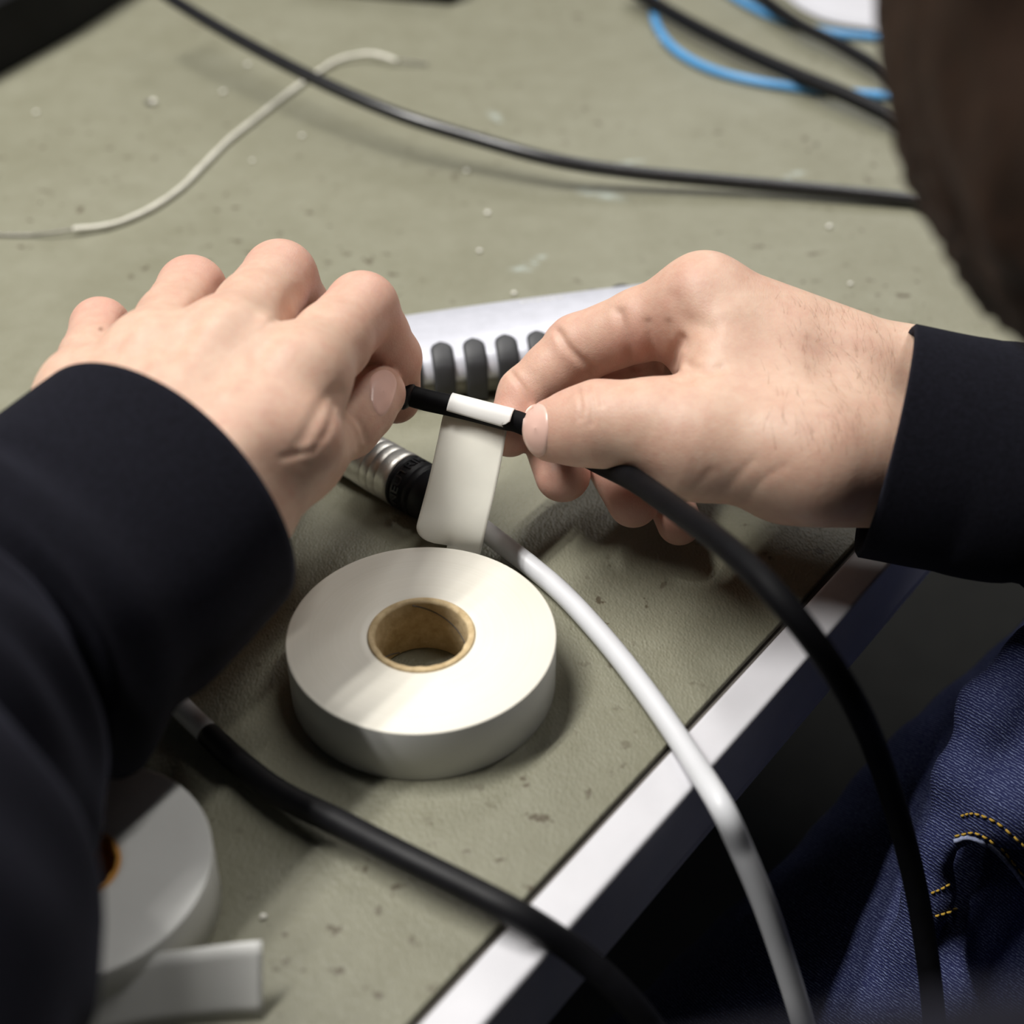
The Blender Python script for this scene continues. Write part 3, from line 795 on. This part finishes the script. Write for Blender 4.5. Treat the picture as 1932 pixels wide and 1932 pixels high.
fingersL = [knuckle([Lm['i'], Lp['i'], Ld['i'], Lt['i']], [12.4, 10.6, 8.9, 7.8]), knuckle([Lm['m'], Lp['m'], Ld['m'], Lt['m']], [12.6, 10.9, 9.0, 8.0]),
            knuckle([Lm['r'], Lp['r'], Ld['r'], Lt['r']], [12, 10.0, 8.6, 7.6]), knuckle([Lm['p'], Lp['p'], Ld['p'], Lt['p']], [10.5, 8.4, 7.4, 6.6]),
            ([LMt, (LMt+LI)/2, LI, (LI+LT)/2, LT], [12.0, 10.4, 10.3, 9.6, 8.4])]
marksL = [([(632, 765), (620, 810), (598, 840)], 9, .4), ([(535, 862), (565, 858), (592, 850)], 7, .3), ([(568, 876), (590, 880), (612, 872)], 8, .2), ([(560, 846), (580, 842), (600, 836)], 10, -.2),
          ([(655, 770), (680, 800), (690, 830)], 6, .45), ([(645, 785), (668, 812), (676, 845)], 6, .4),
          ([(640, 740), (610, 760), (560, 850)], 14, .5),
          ([(215, 660), (245, 600), (275, 570)], 16, .9), ([(330, 660), (375, 590), (425, 545)], 20, 1.0), ([(480, 670), (530, 610), (560, 560)], 18, .8),
          ([(290, 690), (330, 600), (350, 570)], 18, -.5), ([(430, 740), (480, 650), (510, 610)], 20, -.6), ([(500, 605), (520, 600)], 16, -.5)]
redL = [(Lp[q], 17, .42) for q in 'imrp']+[(Lt['i'], 16, .5), (LT, 13, .35), (Ld['i'], 14, .4)]
VL, QL, RL = hand((-175, 192, 28), (-10, 412, 130), palmL, fingersL, marksL, redL); VL = SC(VL)

# right hand (seen from the thumb side)
RW = W(1790, 838, 436); RF = np.array([205, 338, 60.])
Ri = [W(1328, 566, 440), W(1092, 657, 458), W(994, 745, 461), W(962, 815, 459)]
Rm = [np.array([59, 398, 80.]), np.array([20, 401, 61.]), np.array([10, 382, 49.]), np.array([15.6, 363, 40.])]
Rr = [np.array([63, 411, 68.]), np.array([32, 398, 49.]), np.array([30, 374, 40.]), np.array([37, 355, 35.5])]
Rp = [np.array([69, 415, 54.]), np.array([50, 396, 39.]), np.array([47, 373, 32.]), np.array([51.5, 354, 28.])]
RT = W(1046, 812, 431); RI = W(1128, 800, 426); RM = W(1310, 832, 420); RC = W(1540, 868, 413)
palmR = [(W(1720, 722, 440), W(1960, 790, 440), 14.8, 20, 6), (W(1700, 875, 424), W(1960, 930, 428), 14.5, 19, 8), (W(1740, 800, 452), W(1960, 850, 446), 17, 22, 8),
         (Ri[0], W(1720, 722, 440), 12.6, 14.6, 8), (Rm[0], W(1760, 790, 452), 12.5, 15, 9), (Rr[0], W(1760, 840, 456), 12, 15, 9), (Rp[0], W(1760, 880, 450), 11, 14, 9),
         (RM, RC, 16.0, 16.2, 9), (RC, W(1700, 875, 424), 16.2, 14.5, 9), (W(1372, 635, 433), W(1362, 790, 424), 12.5, 13.5, 10), (W(1480, 690, 432), W(1480, 830, 420), 14, 15, 10), (W(1600, 720, 434), W(1600, 860, 420), 14, 15, 9),
         (W(1330, 660, 446), W(1420, 800, 440), 12, 14, 8), (Ri[0], Rp[0], 10.5, 9, 8), (W(1480, 900, 425), W(1640, 900, 430), 12, 13, 9)]
fingersR = [knuckle(Ri, [12.4, 10.4, 8.9, 7.8]), knuckle(Rm, [12.3, 10.2, 9.2, 8.6]), knuckle(Rr, [11.6, 9.6, 8.6, 7.9]), knuckle(Rp, [10.2, 8.6, 7.6, 6.9]),
            ([RM, W(1230, 800, 421), RI, (RI+RT)/2, RT], [15.6, 12.9, 12.4, 11.0, 9.4])]
marksR = [([(1052, 625), (1075, 660), (1120, 700)], 8, 1.1), ([(962, 700), (985, 730), (1000, 760)], 6, .7), ([(1168, 590), (1182, 640), (1198, 690)], 11, 1.1), ([(1222, 610), (1232, 660), (1245, 700)], 9, .6), ([(1262, 610), (1268, 660), (1270, 690)], 8, .5),
          ([(1285, 640), (1268, 670), (1268, 705), (1300, 715)], 10, 1.1), ([(1300, 690), (1330, 700), (1360, 695)], 10, .8), ([(1290, 665), (1285, 690), (1295, 705)], 6, -.6),
          ([(1110, 730), (1118, 770), (1116, 800)], 5, .3), ([(1090, 730), (1096, 765), (1094, 790)], 5, .3), ([(1130, 735), (1136, 765)], 5, .25),
          ([(1350, 950), (1390, 900), (1420, 870)], 10, .2), ([(1400, 960), (1440, 905), (1480, 880)], 10, .2), ([(1300, 935), (1340, 890)], 9, .2), ([(1270, 560), (1290, 600), (1340, 620)], 16, .5)]
redR = [(Ri[0], 14, .25), (Ri[1], 16, .28), (Ri[3], 15, .5), (Rm[3], 20, .45), (Rr[3], 20, .45), (Rp[3], 18, .45), (RT, 14, .35), (W(1200, 680, 440), 14, .4), (RI, 12, .15), (Rm[1], 22, .5)]
VR, QR, RR = hand((-14, 312, 12), (165, 436, 118), palmR, fingersR, marksR, redR); VR = SC(VR)

# head, neck, torso skin (coarser), joined to the same body mesh
RX, UX, FX = np.array([1., 0, 0]), np.array([0, ST, CT]), np.array([0, CT, -ST])
JC = W(2292, -100, 265)                                        # centre of the jaw and cheek mass
faceF = unit([.10, .84, -.50]); headL = unit(np.cross([0, 0, 1.], faceF)); headU = np.cross(faceF, headL)
CR_C = JC+headU*62-faceF*18+np.array([6, 0, 0])
hs = SDF(JC-[150, 150, 190], JC+[190, 150, 200], 3.0)
hs.ell(CR_C, [faceF, headL, headU], [92, 74, 88], 8)
hs.ell(JC, [RX, UX, FX], [53, 77, 62], 20)
hs.cone(JC-headU*20+np.array([14, 0, 0]), JC+np.array([62, -60, -95.]), 44, 50, 20)
hs.cone(JC+faceF*60-headU*28, JC+faceF*58-headU*30, 20, 20, 14)   # chin
hs.cone(JC+faceF*78+headU*38, JC+faceF*92+headU*8, 8, 12, 10)     # nose
hs.cone(JC+faceF*66+headL*30+headU*45, JC+faceF*68-headL*30+headU*45, 12, 12, 12)   # brow
for s_ in (-1, 1):
    hs.ell(JC+faceF*72+headL*s_*28+headU*34, [faceF, headL, headU], [9, 13, 10], 3, sub=True)
    hs.ell(JC+faceF*64+headL*s_*28+headU*34, [faceF, headL, headU], [12, 12, 12], 1)
hs.cone(JC+faceF*74-headL*18-headU*8, JC+faceF*74+headL*18-headU*8, 5, 5, 4); hs.cone(JC+faceF*82-headL*18-headU*8, JC+faceF*82+headL*18-headU*8, 2, 2, 2, sub=True)
EAR = W(2100, 20, 226)
hs.ell(EAR, [faceF, headL, headU], [18, 8, 31], 4); hs.ell(EAR+headL*9+faceF*2, [faceF, headL, headU], [10, 6, 19], 4, sub=True)
VH, QH = hs.mesh(3); RH = np.full(len(VH), .35)
# arms inside the sleeves, joined to neck and hands
arm = SDF((-200, -60, -120), (520, 470, 320), 6.0)
SHL, SHR = np.array([175, 32, 199.]), np.array([430, 250, 200.]); ELL, ELR = np.array([-150, 27, 100.]), np.array([400, 335, 45.])
TOR = np.array([330, 100, -60.])
arm.chain([LF, ELL], [26, 30]); arm.chain([ELL, SHL], [30, 44]); arm.chain([RF, ELR], [32, 42]); arm.chain([ELR, SHR], [42, 50]); arm.cone(SHL, SHR, 50, 50, 20)
arm.cone((SHL+SHR)/2, TOR, 85, 100, 30); arm.cone((SHL+SHR)/2, JC+np.array([50, -60, -95.]), 62, 58, 20)
VA, QA = arm.mesh(2)
parts = [(VL, QL, RL), (VR, QR, RR), (VH, QH, RH), (VA, QA, np.zeros(len(VA)))]
V = np.concatenate([p[0] for p in parts]); off = 0; Q = []
for p in parts: Q.append(p[1]+off); off += len(p[0])
Q = np.concatenate(Q); red = np.concatenate([p[2] for p in parts])
me = mesh_np('body', V, Q)
at = me.attributes.new('redness', 'FLOAT', 'POINT'); at.data.foreach_set('value', red.astype(np.float32))
dk = np.zeros(len(V)); mole = W(189, 621, 420)
Pp = PX(V); dk = np.maximum(dk, .8*np.exp(-(np.hypot(Pp[:, 0]-190, Pp[:, 1]-621)/4)**2)*(Pp[:, 2] < 455))
at = me.attributes.new('dark', 'FLOAT', 'POINT'); at.data.foreach_set('value', dk.astype(np.float32))
body = link('body', me, M['skin'], person)
bvh_body = BVHTree.FromPolygons([Vector(v) for v in (V*.001+np.array([0, 0, TABLE_Z]))], [list(map(int, q)) for q in Q])
cam_p = S((0, 0, CAM_H))
def on_surface(bvh, px, py):
    t = S(W(px, py, 400)); d = (t-cam_p).normalized(); h_ = bvh.ray_cast(cam_p, d)
    return h_
# thumbnails: shallow shields lying on the thumbs
def nail(poly, lift, name='thumbnail'):
    pl = np.array(poly, float); c = pl.mean(0); n = len(pl)
    rings = [1.0, .93, .8, .6, .35, 0.02]; Vn = []; 
    for k, f in enumerate(rings):
        for p in pl:
            q = c+(p-c)*f; h_ = on_surface(bvh_body, *q)
            if h_[0] is None: h_ = on_surface(bvh_body, *(c+(p-c)*f*.8))
            Vn.append(h_[0]+h_[1]*(.001*(lift*(0.1 if k == 0 else .8 if k == 1 else 1))))
    F = [(k*n+j, k*n+(j+1) % n, (k+1)*n+(j+1) % n, (k+1)*n+j) for k in range(len(rings)-1) for j in range(n)]
    me = bpy.data.meshes.new(name); me.from_pydata([tuple(v) for v in Vn], [], F); me.update()
    o = link(name, me, M['nail'], person); fix_normals(o)
    return o
def smooth_poly(pts, n=6):
    P = [np.array(p, float) for p in pts]; m = len(P); out = []
    for i in range(m):
        p0, p1, p2, p3 = P[i-1], P[i], P[(i+1) % m], P[(i+2) % m]
        for t in np.linspace(0, 1, n, endpoint=False):
            out.append(.5*((2*p1)+(-p0+p2)*t+(2*p0-5*p1+4*p2-p3)*t*t+(-p0+3*p1-3*p2+p3)*t**3))
    return out
nail(smooth_poly([(700, 712), (722, 698), (742, 706), (748, 730), (738, 765), (722, 785), (708, 775), (699, 745)]), .35)
nail(smooth_poly([(992, 775), (1010, 762), (1028, 768), (1034, 800), (1030, 850), (1014, 862), (996, 845), (986, 808)]), .35)

# fine hairs on the back of the right wrist
rh = np.random.RandomState(5); HV, HF = [], []
for _ in range(260):
    px, py = 1440+250*rh.rand()**.7, 560+300*rh.rand(); h_ = on_surface(bvh_body, px, py)
    if h_[0] is None or h_[3] > .56: continue
    n_h = np.array(h_[1]); p_h = np.array(h_[0]); d_h = unit(np.array([-.15+.22*rh.randn(), .5+.15*rh.randn(), .45+.2*rh.randn()])); d_h = unit(d_h-(d_h @ n_h)*n_h)
    L_h = .003+.004*rh.rand(); sd_h = np.cross(n_h, d_h)*.00003
    pts_h = [p_h+d_h*L_h*t+n_h*(.0009*math.sin(t*2.6)) for t in (0, .33, .66, 1)]
    b0 = len(HV)
    for k_, q in enumerate(pts_h):
        f_ = 1-.8*k_/3
        HV += [q+sd_h*f_, q-sd_h*f_, q+n_h*.00003*f_]
    for k_ in range(3):
        for a_h in range(3): HF.append((b0+k_*3+a_h, b0+k_*3+(a_h+1) % 3, b0+k_*3+3+(a_h+1) % 3, b0+k_*3+3+a_h))
me = bpy.data.meshes.new('arm_hair'); me.from_pydata([tuple(v) for v in HV], [], HF); me.update()
ah = link('arm_hair', me, M['fine_hair'], person); ah['kind'] = 'stuff'
# hair and beard
hb = SDF(JC-[150, 150, 190], JC+[190, 150, 200], 3.0)
hb.ell(JC, [RX, UX, FX], [58, 82, 66], 4)
hb.cone(JC-headU*20+np.array([14, 0, 0]), JC+np.array([60, -50, -70.]), 47, 53, 10)
hb.ell(CR_C-faceF*6+headU*4, [faceF, headL, headU], [96, 80, 94], 14)
hb.ell(JC+faceF*85+headU*36, [faceF, headL, headU], [36, 46, 42], 10, sub=True)
VB, QB = hb.mesh(3)
NB = vnormals(VB, QB)
VB = VB+NB*(1.3*np.sin(VB[:, 0]*.31+VB[:, 2]*.12)*np.sin(VB[:, 1]*.27)+.9*np.sin(VB[:, 0]*.9+VB[:, 1]*.7))[:, None]
link('hair_and_beard', mesh_np('hair', VB, QB), M['hair'], person)['label'] = 'dark brown hair and beard'

# sweater: sleeves swept along the forearms, body of the sweater behind
def sleeve(center, rad, fold, skew=0., inner=26, ring=96, n=14, up=(0, 0, 1.)):
    path = catmull(center, n); m = len(path)
    ra = np.array(rad, float); t = np.linspace(0, len(center)-1, m)
    a_ = np.interp(t, range(len(center)), ra[:, 0]); b_ = np.interp(t, range(len(center)), ra[:, 1])
    T, N, B = frames(path, up)
    an = np.linspace(0, 2*np.pi, ring, endpoint=False); V = []; dist = np.concatenate([[0], np.cumsum(np.linalg.norm(np.diff(path, axis=0), axis=1))])
    def ringpts(i, k, push=0.):
        s_ = dist[i]; f = np.array([fold(s_, q) for q in an])
        x = (a_[i]*k+f)*np.cos(an); y = (b_[i]*k+f)*np.sin(an)
        sk = skew*math.exp(-s_/40)
        return path[i]+x[:, None]*B[i]+y[:, None]*N[i]+(sk*np.sin(an)+push)[:, None]*T[i]
    for i in range(min(8, m-1), 0, -1): V.append(ringpts(i, .93))       # lining turned inside
    V.append(ringpts(0, .94, .6)); V.append(ringpts(0, .97, -.9)); V.append(ringpts(0, 1.0, 0.))
    for i in range(1, m): V.append(ringpts(i, 1.0))
    V = np.concatenate(V); rows_ = len(V)//ring
    F = [(i*ring+j, i*ring+(j+1) % ring, (i+1)*ring+(j+1) % ring, (i+1)*ring+j) for i in range(rows_-1) for j in range(ring)]
    return V, F
def foldL(s, q):
    band = 36
    f = 0
    if s > band-6:
        w_ = min(1, (s-band+6)/18)
        f += w_*(3.0+2.6*math.sin(s*.115+1.4*math.sin(q*1.0+.6)+q*1.0)+1.4*math.sin(s*.22-q*2.1)+.9*math.sin(s*.33+q*3))
        f += w_*2.2*math.sin(q*3+s*.02)
    f -= 1.6*math.exp(-((s-band)/4)**2)
    return f+.35*math.sin(q*4+.5)
def foldR(s, q):
    f = 0
    if s > 38: 
        w_ = min(1, (s-38)/15); f += w_*(2+2.0*math.sin(s*.14+q*1.3)+1.2*math.sin(s*.25-q*2))
    f -= 1.2*math.exp(-((s-40)/4)**2)
    return f+.5*math.sin(q*3+1)
cuffL = np.array([-91, 303, 79.])
VS1, FS1 = sleeve([cuffL, np.array([-109, 275, 76.]), np.array([-131, 244, 77.]), np.array([-137, 192, 86.]), np.array([-132, 140, 98.]), ELL+[2, 20, 2], ELL+[14, 0, 8]], [(44, 38.5), (45, 39.5), (43, 39), (47, 46), (53, 51), (56, 54), (50, 50)], foldL, skew=-3)
cuffR0 = W(1672, 838, 428); cuffR1 = W(1800, 862, 425)
VS2, FS2 = sleeve([cuffR0, cuffR1, W(1945, 880, 424), np.array([230, 333, 60.]), ELR-[40, 0, -4], ELR+[6, 0, 6]], [(31, 36), (32, 35), (36, 34), (44, 44), (55, 54), (52, 52)], foldR, skew=1)
sw = SDF((-230, -110, -330), (560, 480, 330), 6.0)
sw.chain([ELL, ELL*.5+SHL*.5, SHL], [54, 58, 66], 10); sw.chain([ELR, SHR], [54, 66], 10); sw.cone(SHL, SHR, 66, 66, 25)
sw.cone((SHL+SHR)/2, TOR, 102, 118, 40); sw.cone(TOR, TOR+[30, -10, -190.], 118, 125, 40)
sw.cone((SHL+SHR)/2, JC+np.array([42, -50, -80.]), 80, 62, 15)
sw.cone(SHL*.6+ELL*.4+[20, 0, -20], TOR+[-60, 40, 40], 50, 90, 30)
VS3, QS3 = sw.mesh(3)
NS3 = vnormals(VS3, QS3); VS3 = VS3+NS3*(2.2*np.sin(VS3[:, 0]*.06+VS3[:, 2]*.05)*np.sin(VS3[:, 1]*.055+VS3[:, 2]*.03))[:, None]
VS1 = SC(VS1); VS2 = SC(VS2)
V = np.concatenate([VS1, VS2, VS3]); F = list(FS1)+[tuple(i+len(VS1) for i in f) for f in FS2]+[tuple(int(i)+len(VS1)+len(VS2) for i in f) for f in QS3]
swo = link('sweater', mesh_np('sweater', V, F), M['sweater'], person); fix_normals(swo)

# jeans
jn = SDF((-60, 60, -330), (430, 470, 60), 2.6)
jn.cone(W(1330, 2300, 520), W(2010, 1690, 545), 70, 78, 10)
jn.cone(W(2010, 1690, 545), W(2420, 1330, 560), 78, 90, 20)
jn.cone(W(2010, 1400, 505), W(2060, 1650, 505), 34, 42, 14)
jn.chain([W(1975, 1225, 470), W(1878, 1340, 467), W(1822, 1470, 466), W(1790, 1585, 468), W(1748, 1690, 472), W(1700, 1830, 478)], [11, 10, 8.5, 7.5, 7, 6], 7)
jn.chain([W(2000, 1440, 462), W(1900, 1520, 462), W(1850, 1555, 463)], [16, 12, 8], 7)
jn.cone(W(1862, 1675, 458), W(2010, 1840, 466), 13, 30, 3, sub=True)
jn.cone(W(1850, 1640, 466), W(1930, 1700, 466), 9, 14, 3, sub=True)
jn.cone(W(1330, 2300, 520), W(1240, 2700, 640), 70, 60, 10)
VJ, QJ = jn.mesh(3); NJ = vnormals(VJ, QJ)
VJ = VJ+NJ*(.8*np.sin(VJ[:, 0]*.16+VJ[:, 1]*.1)*np.sin(VJ[:, 2]*.13+VJ[:, 1]*.06))[:, None]
# lower legs down to the floor, out of the picture
lg = SDF((-120, -60, -770), (480, 480, -200), 8)
K1, K2 = W(1240, 2700, 640), W(2420, 1330, 560)
lg.chain([W(1330, 2300, 520), K1, np.array([40, 120, -752.])], [70, 66, 52], 10); lg.chain([K2, np.array([300, 220, -330.]), np.array([260, 210, -752.])], [88, 70, 52], 10)
VG, QG = lg.mesh(2)
V = np.concatenate([VJ, VG]); Q = np.concatenate([QJ, QG+len(VJ)])
jo = link('jeans', mesh_np('jeans', V, Q), M['denim'], person)
bvh_j = BVHTree.FromPolygons([Vector(v) for v in (V*.001+np.array([0, 0, TABLE_Z]))], [list(map(int, q)) for q in Q])
def surf_line(poly, n):
    pl = catmull([np.array(p, float) for p in poly], n); out = []
    for p in pl:
        h_ = on_surface(bvh_j, *p)
        if h_[0] is not None: out.append((h_[0], h_[1]))
    return out
hem = [(1742, 1690), (1775, 1672), (1800, 1600), (1812, 1575), (1835, 1560), (1870, 1585), (1905, 1630), (1945, 1700)]
def offs(p, dy, dx=0): return [(x+dx, y+dy) for x, y in p]
pl = surf_line([(1800, 1586), (1825, 1579), (1850, 1586), (1874, 1601), (1908, 1635), (1940, 1680)], 6)
if len(pl) > 3:
    V, F = tube_vf(np.array([np.array(((a+b*.0005).x*1000, (a+b*.0005).y*1000, ((a+b*.0005).z-TABLE_Z)*1000)) for a, b in pl]), .75, 10)
    link('pocket_edge', mesh_np('pocket_edge', V, F), M['lint'], jo)
def stitches(poly, n):
    pl = surf_line(poly, n)
    for i in range(0, len(pl)-2, 3):
        a, b = pl[i][0]+pl[i][1]*.0003, pl[i+2][0]+pl[i+2][1]*.0003
        if (a-b).length > .02: continue
        q = [np.array((v.x*1000, v.y*1000, (v.z-TABLE_Z)*1000)) for v in (a, (a+b)/2+pl[i+1][1]*.0003, b)]
        V, F = tube_vf(np.array(q), [.32, .45, .32], 6); link('stitch', mesh_np('stitch', V, F), M['thread'], jo)
stitches([(1802, 1577), (1840, 1571), (1880, 1593), (1908, 1622), (1945, 1668)], 9)
stitches([(1814, 1539), (1840, 1535), (1882, 1552), (1927, 1590), (1950, 1612)], 9)
stitches([(1757, 1685), (1774, 1677), (1790, 1668)], 6)
stitches([(1764, 1727), (1785, 1721), (1806, 1715)], 6)
# shoes on the floor
for cx, cy in ((40, 150), (260, 240)):
    sh = SDF((cx-160, cy-120, -765), (cx+120, cy+230, -640), 5)
    dv = unit(np.array([-.55, .83, 0])); c = np.array([cx, cy, -735.])
    sh.cone(c-dv*60, c+dv*90, 36, 34, 10); sh.cone(c-dv*45, c-dv*40+np.array([0, 0, 45.]), 40, 44, 12)
    sh.D = np.maximum(sh.D, (-758-(sh.lo[2]+sh.h*np.arange(sh.n[2])))[None, None, :].astype(np.float32))
    Vs, Qs = sh.mesh(2); link('shoe', mesh_np('shoe', Vs, Qs), M['blackcase'], person)
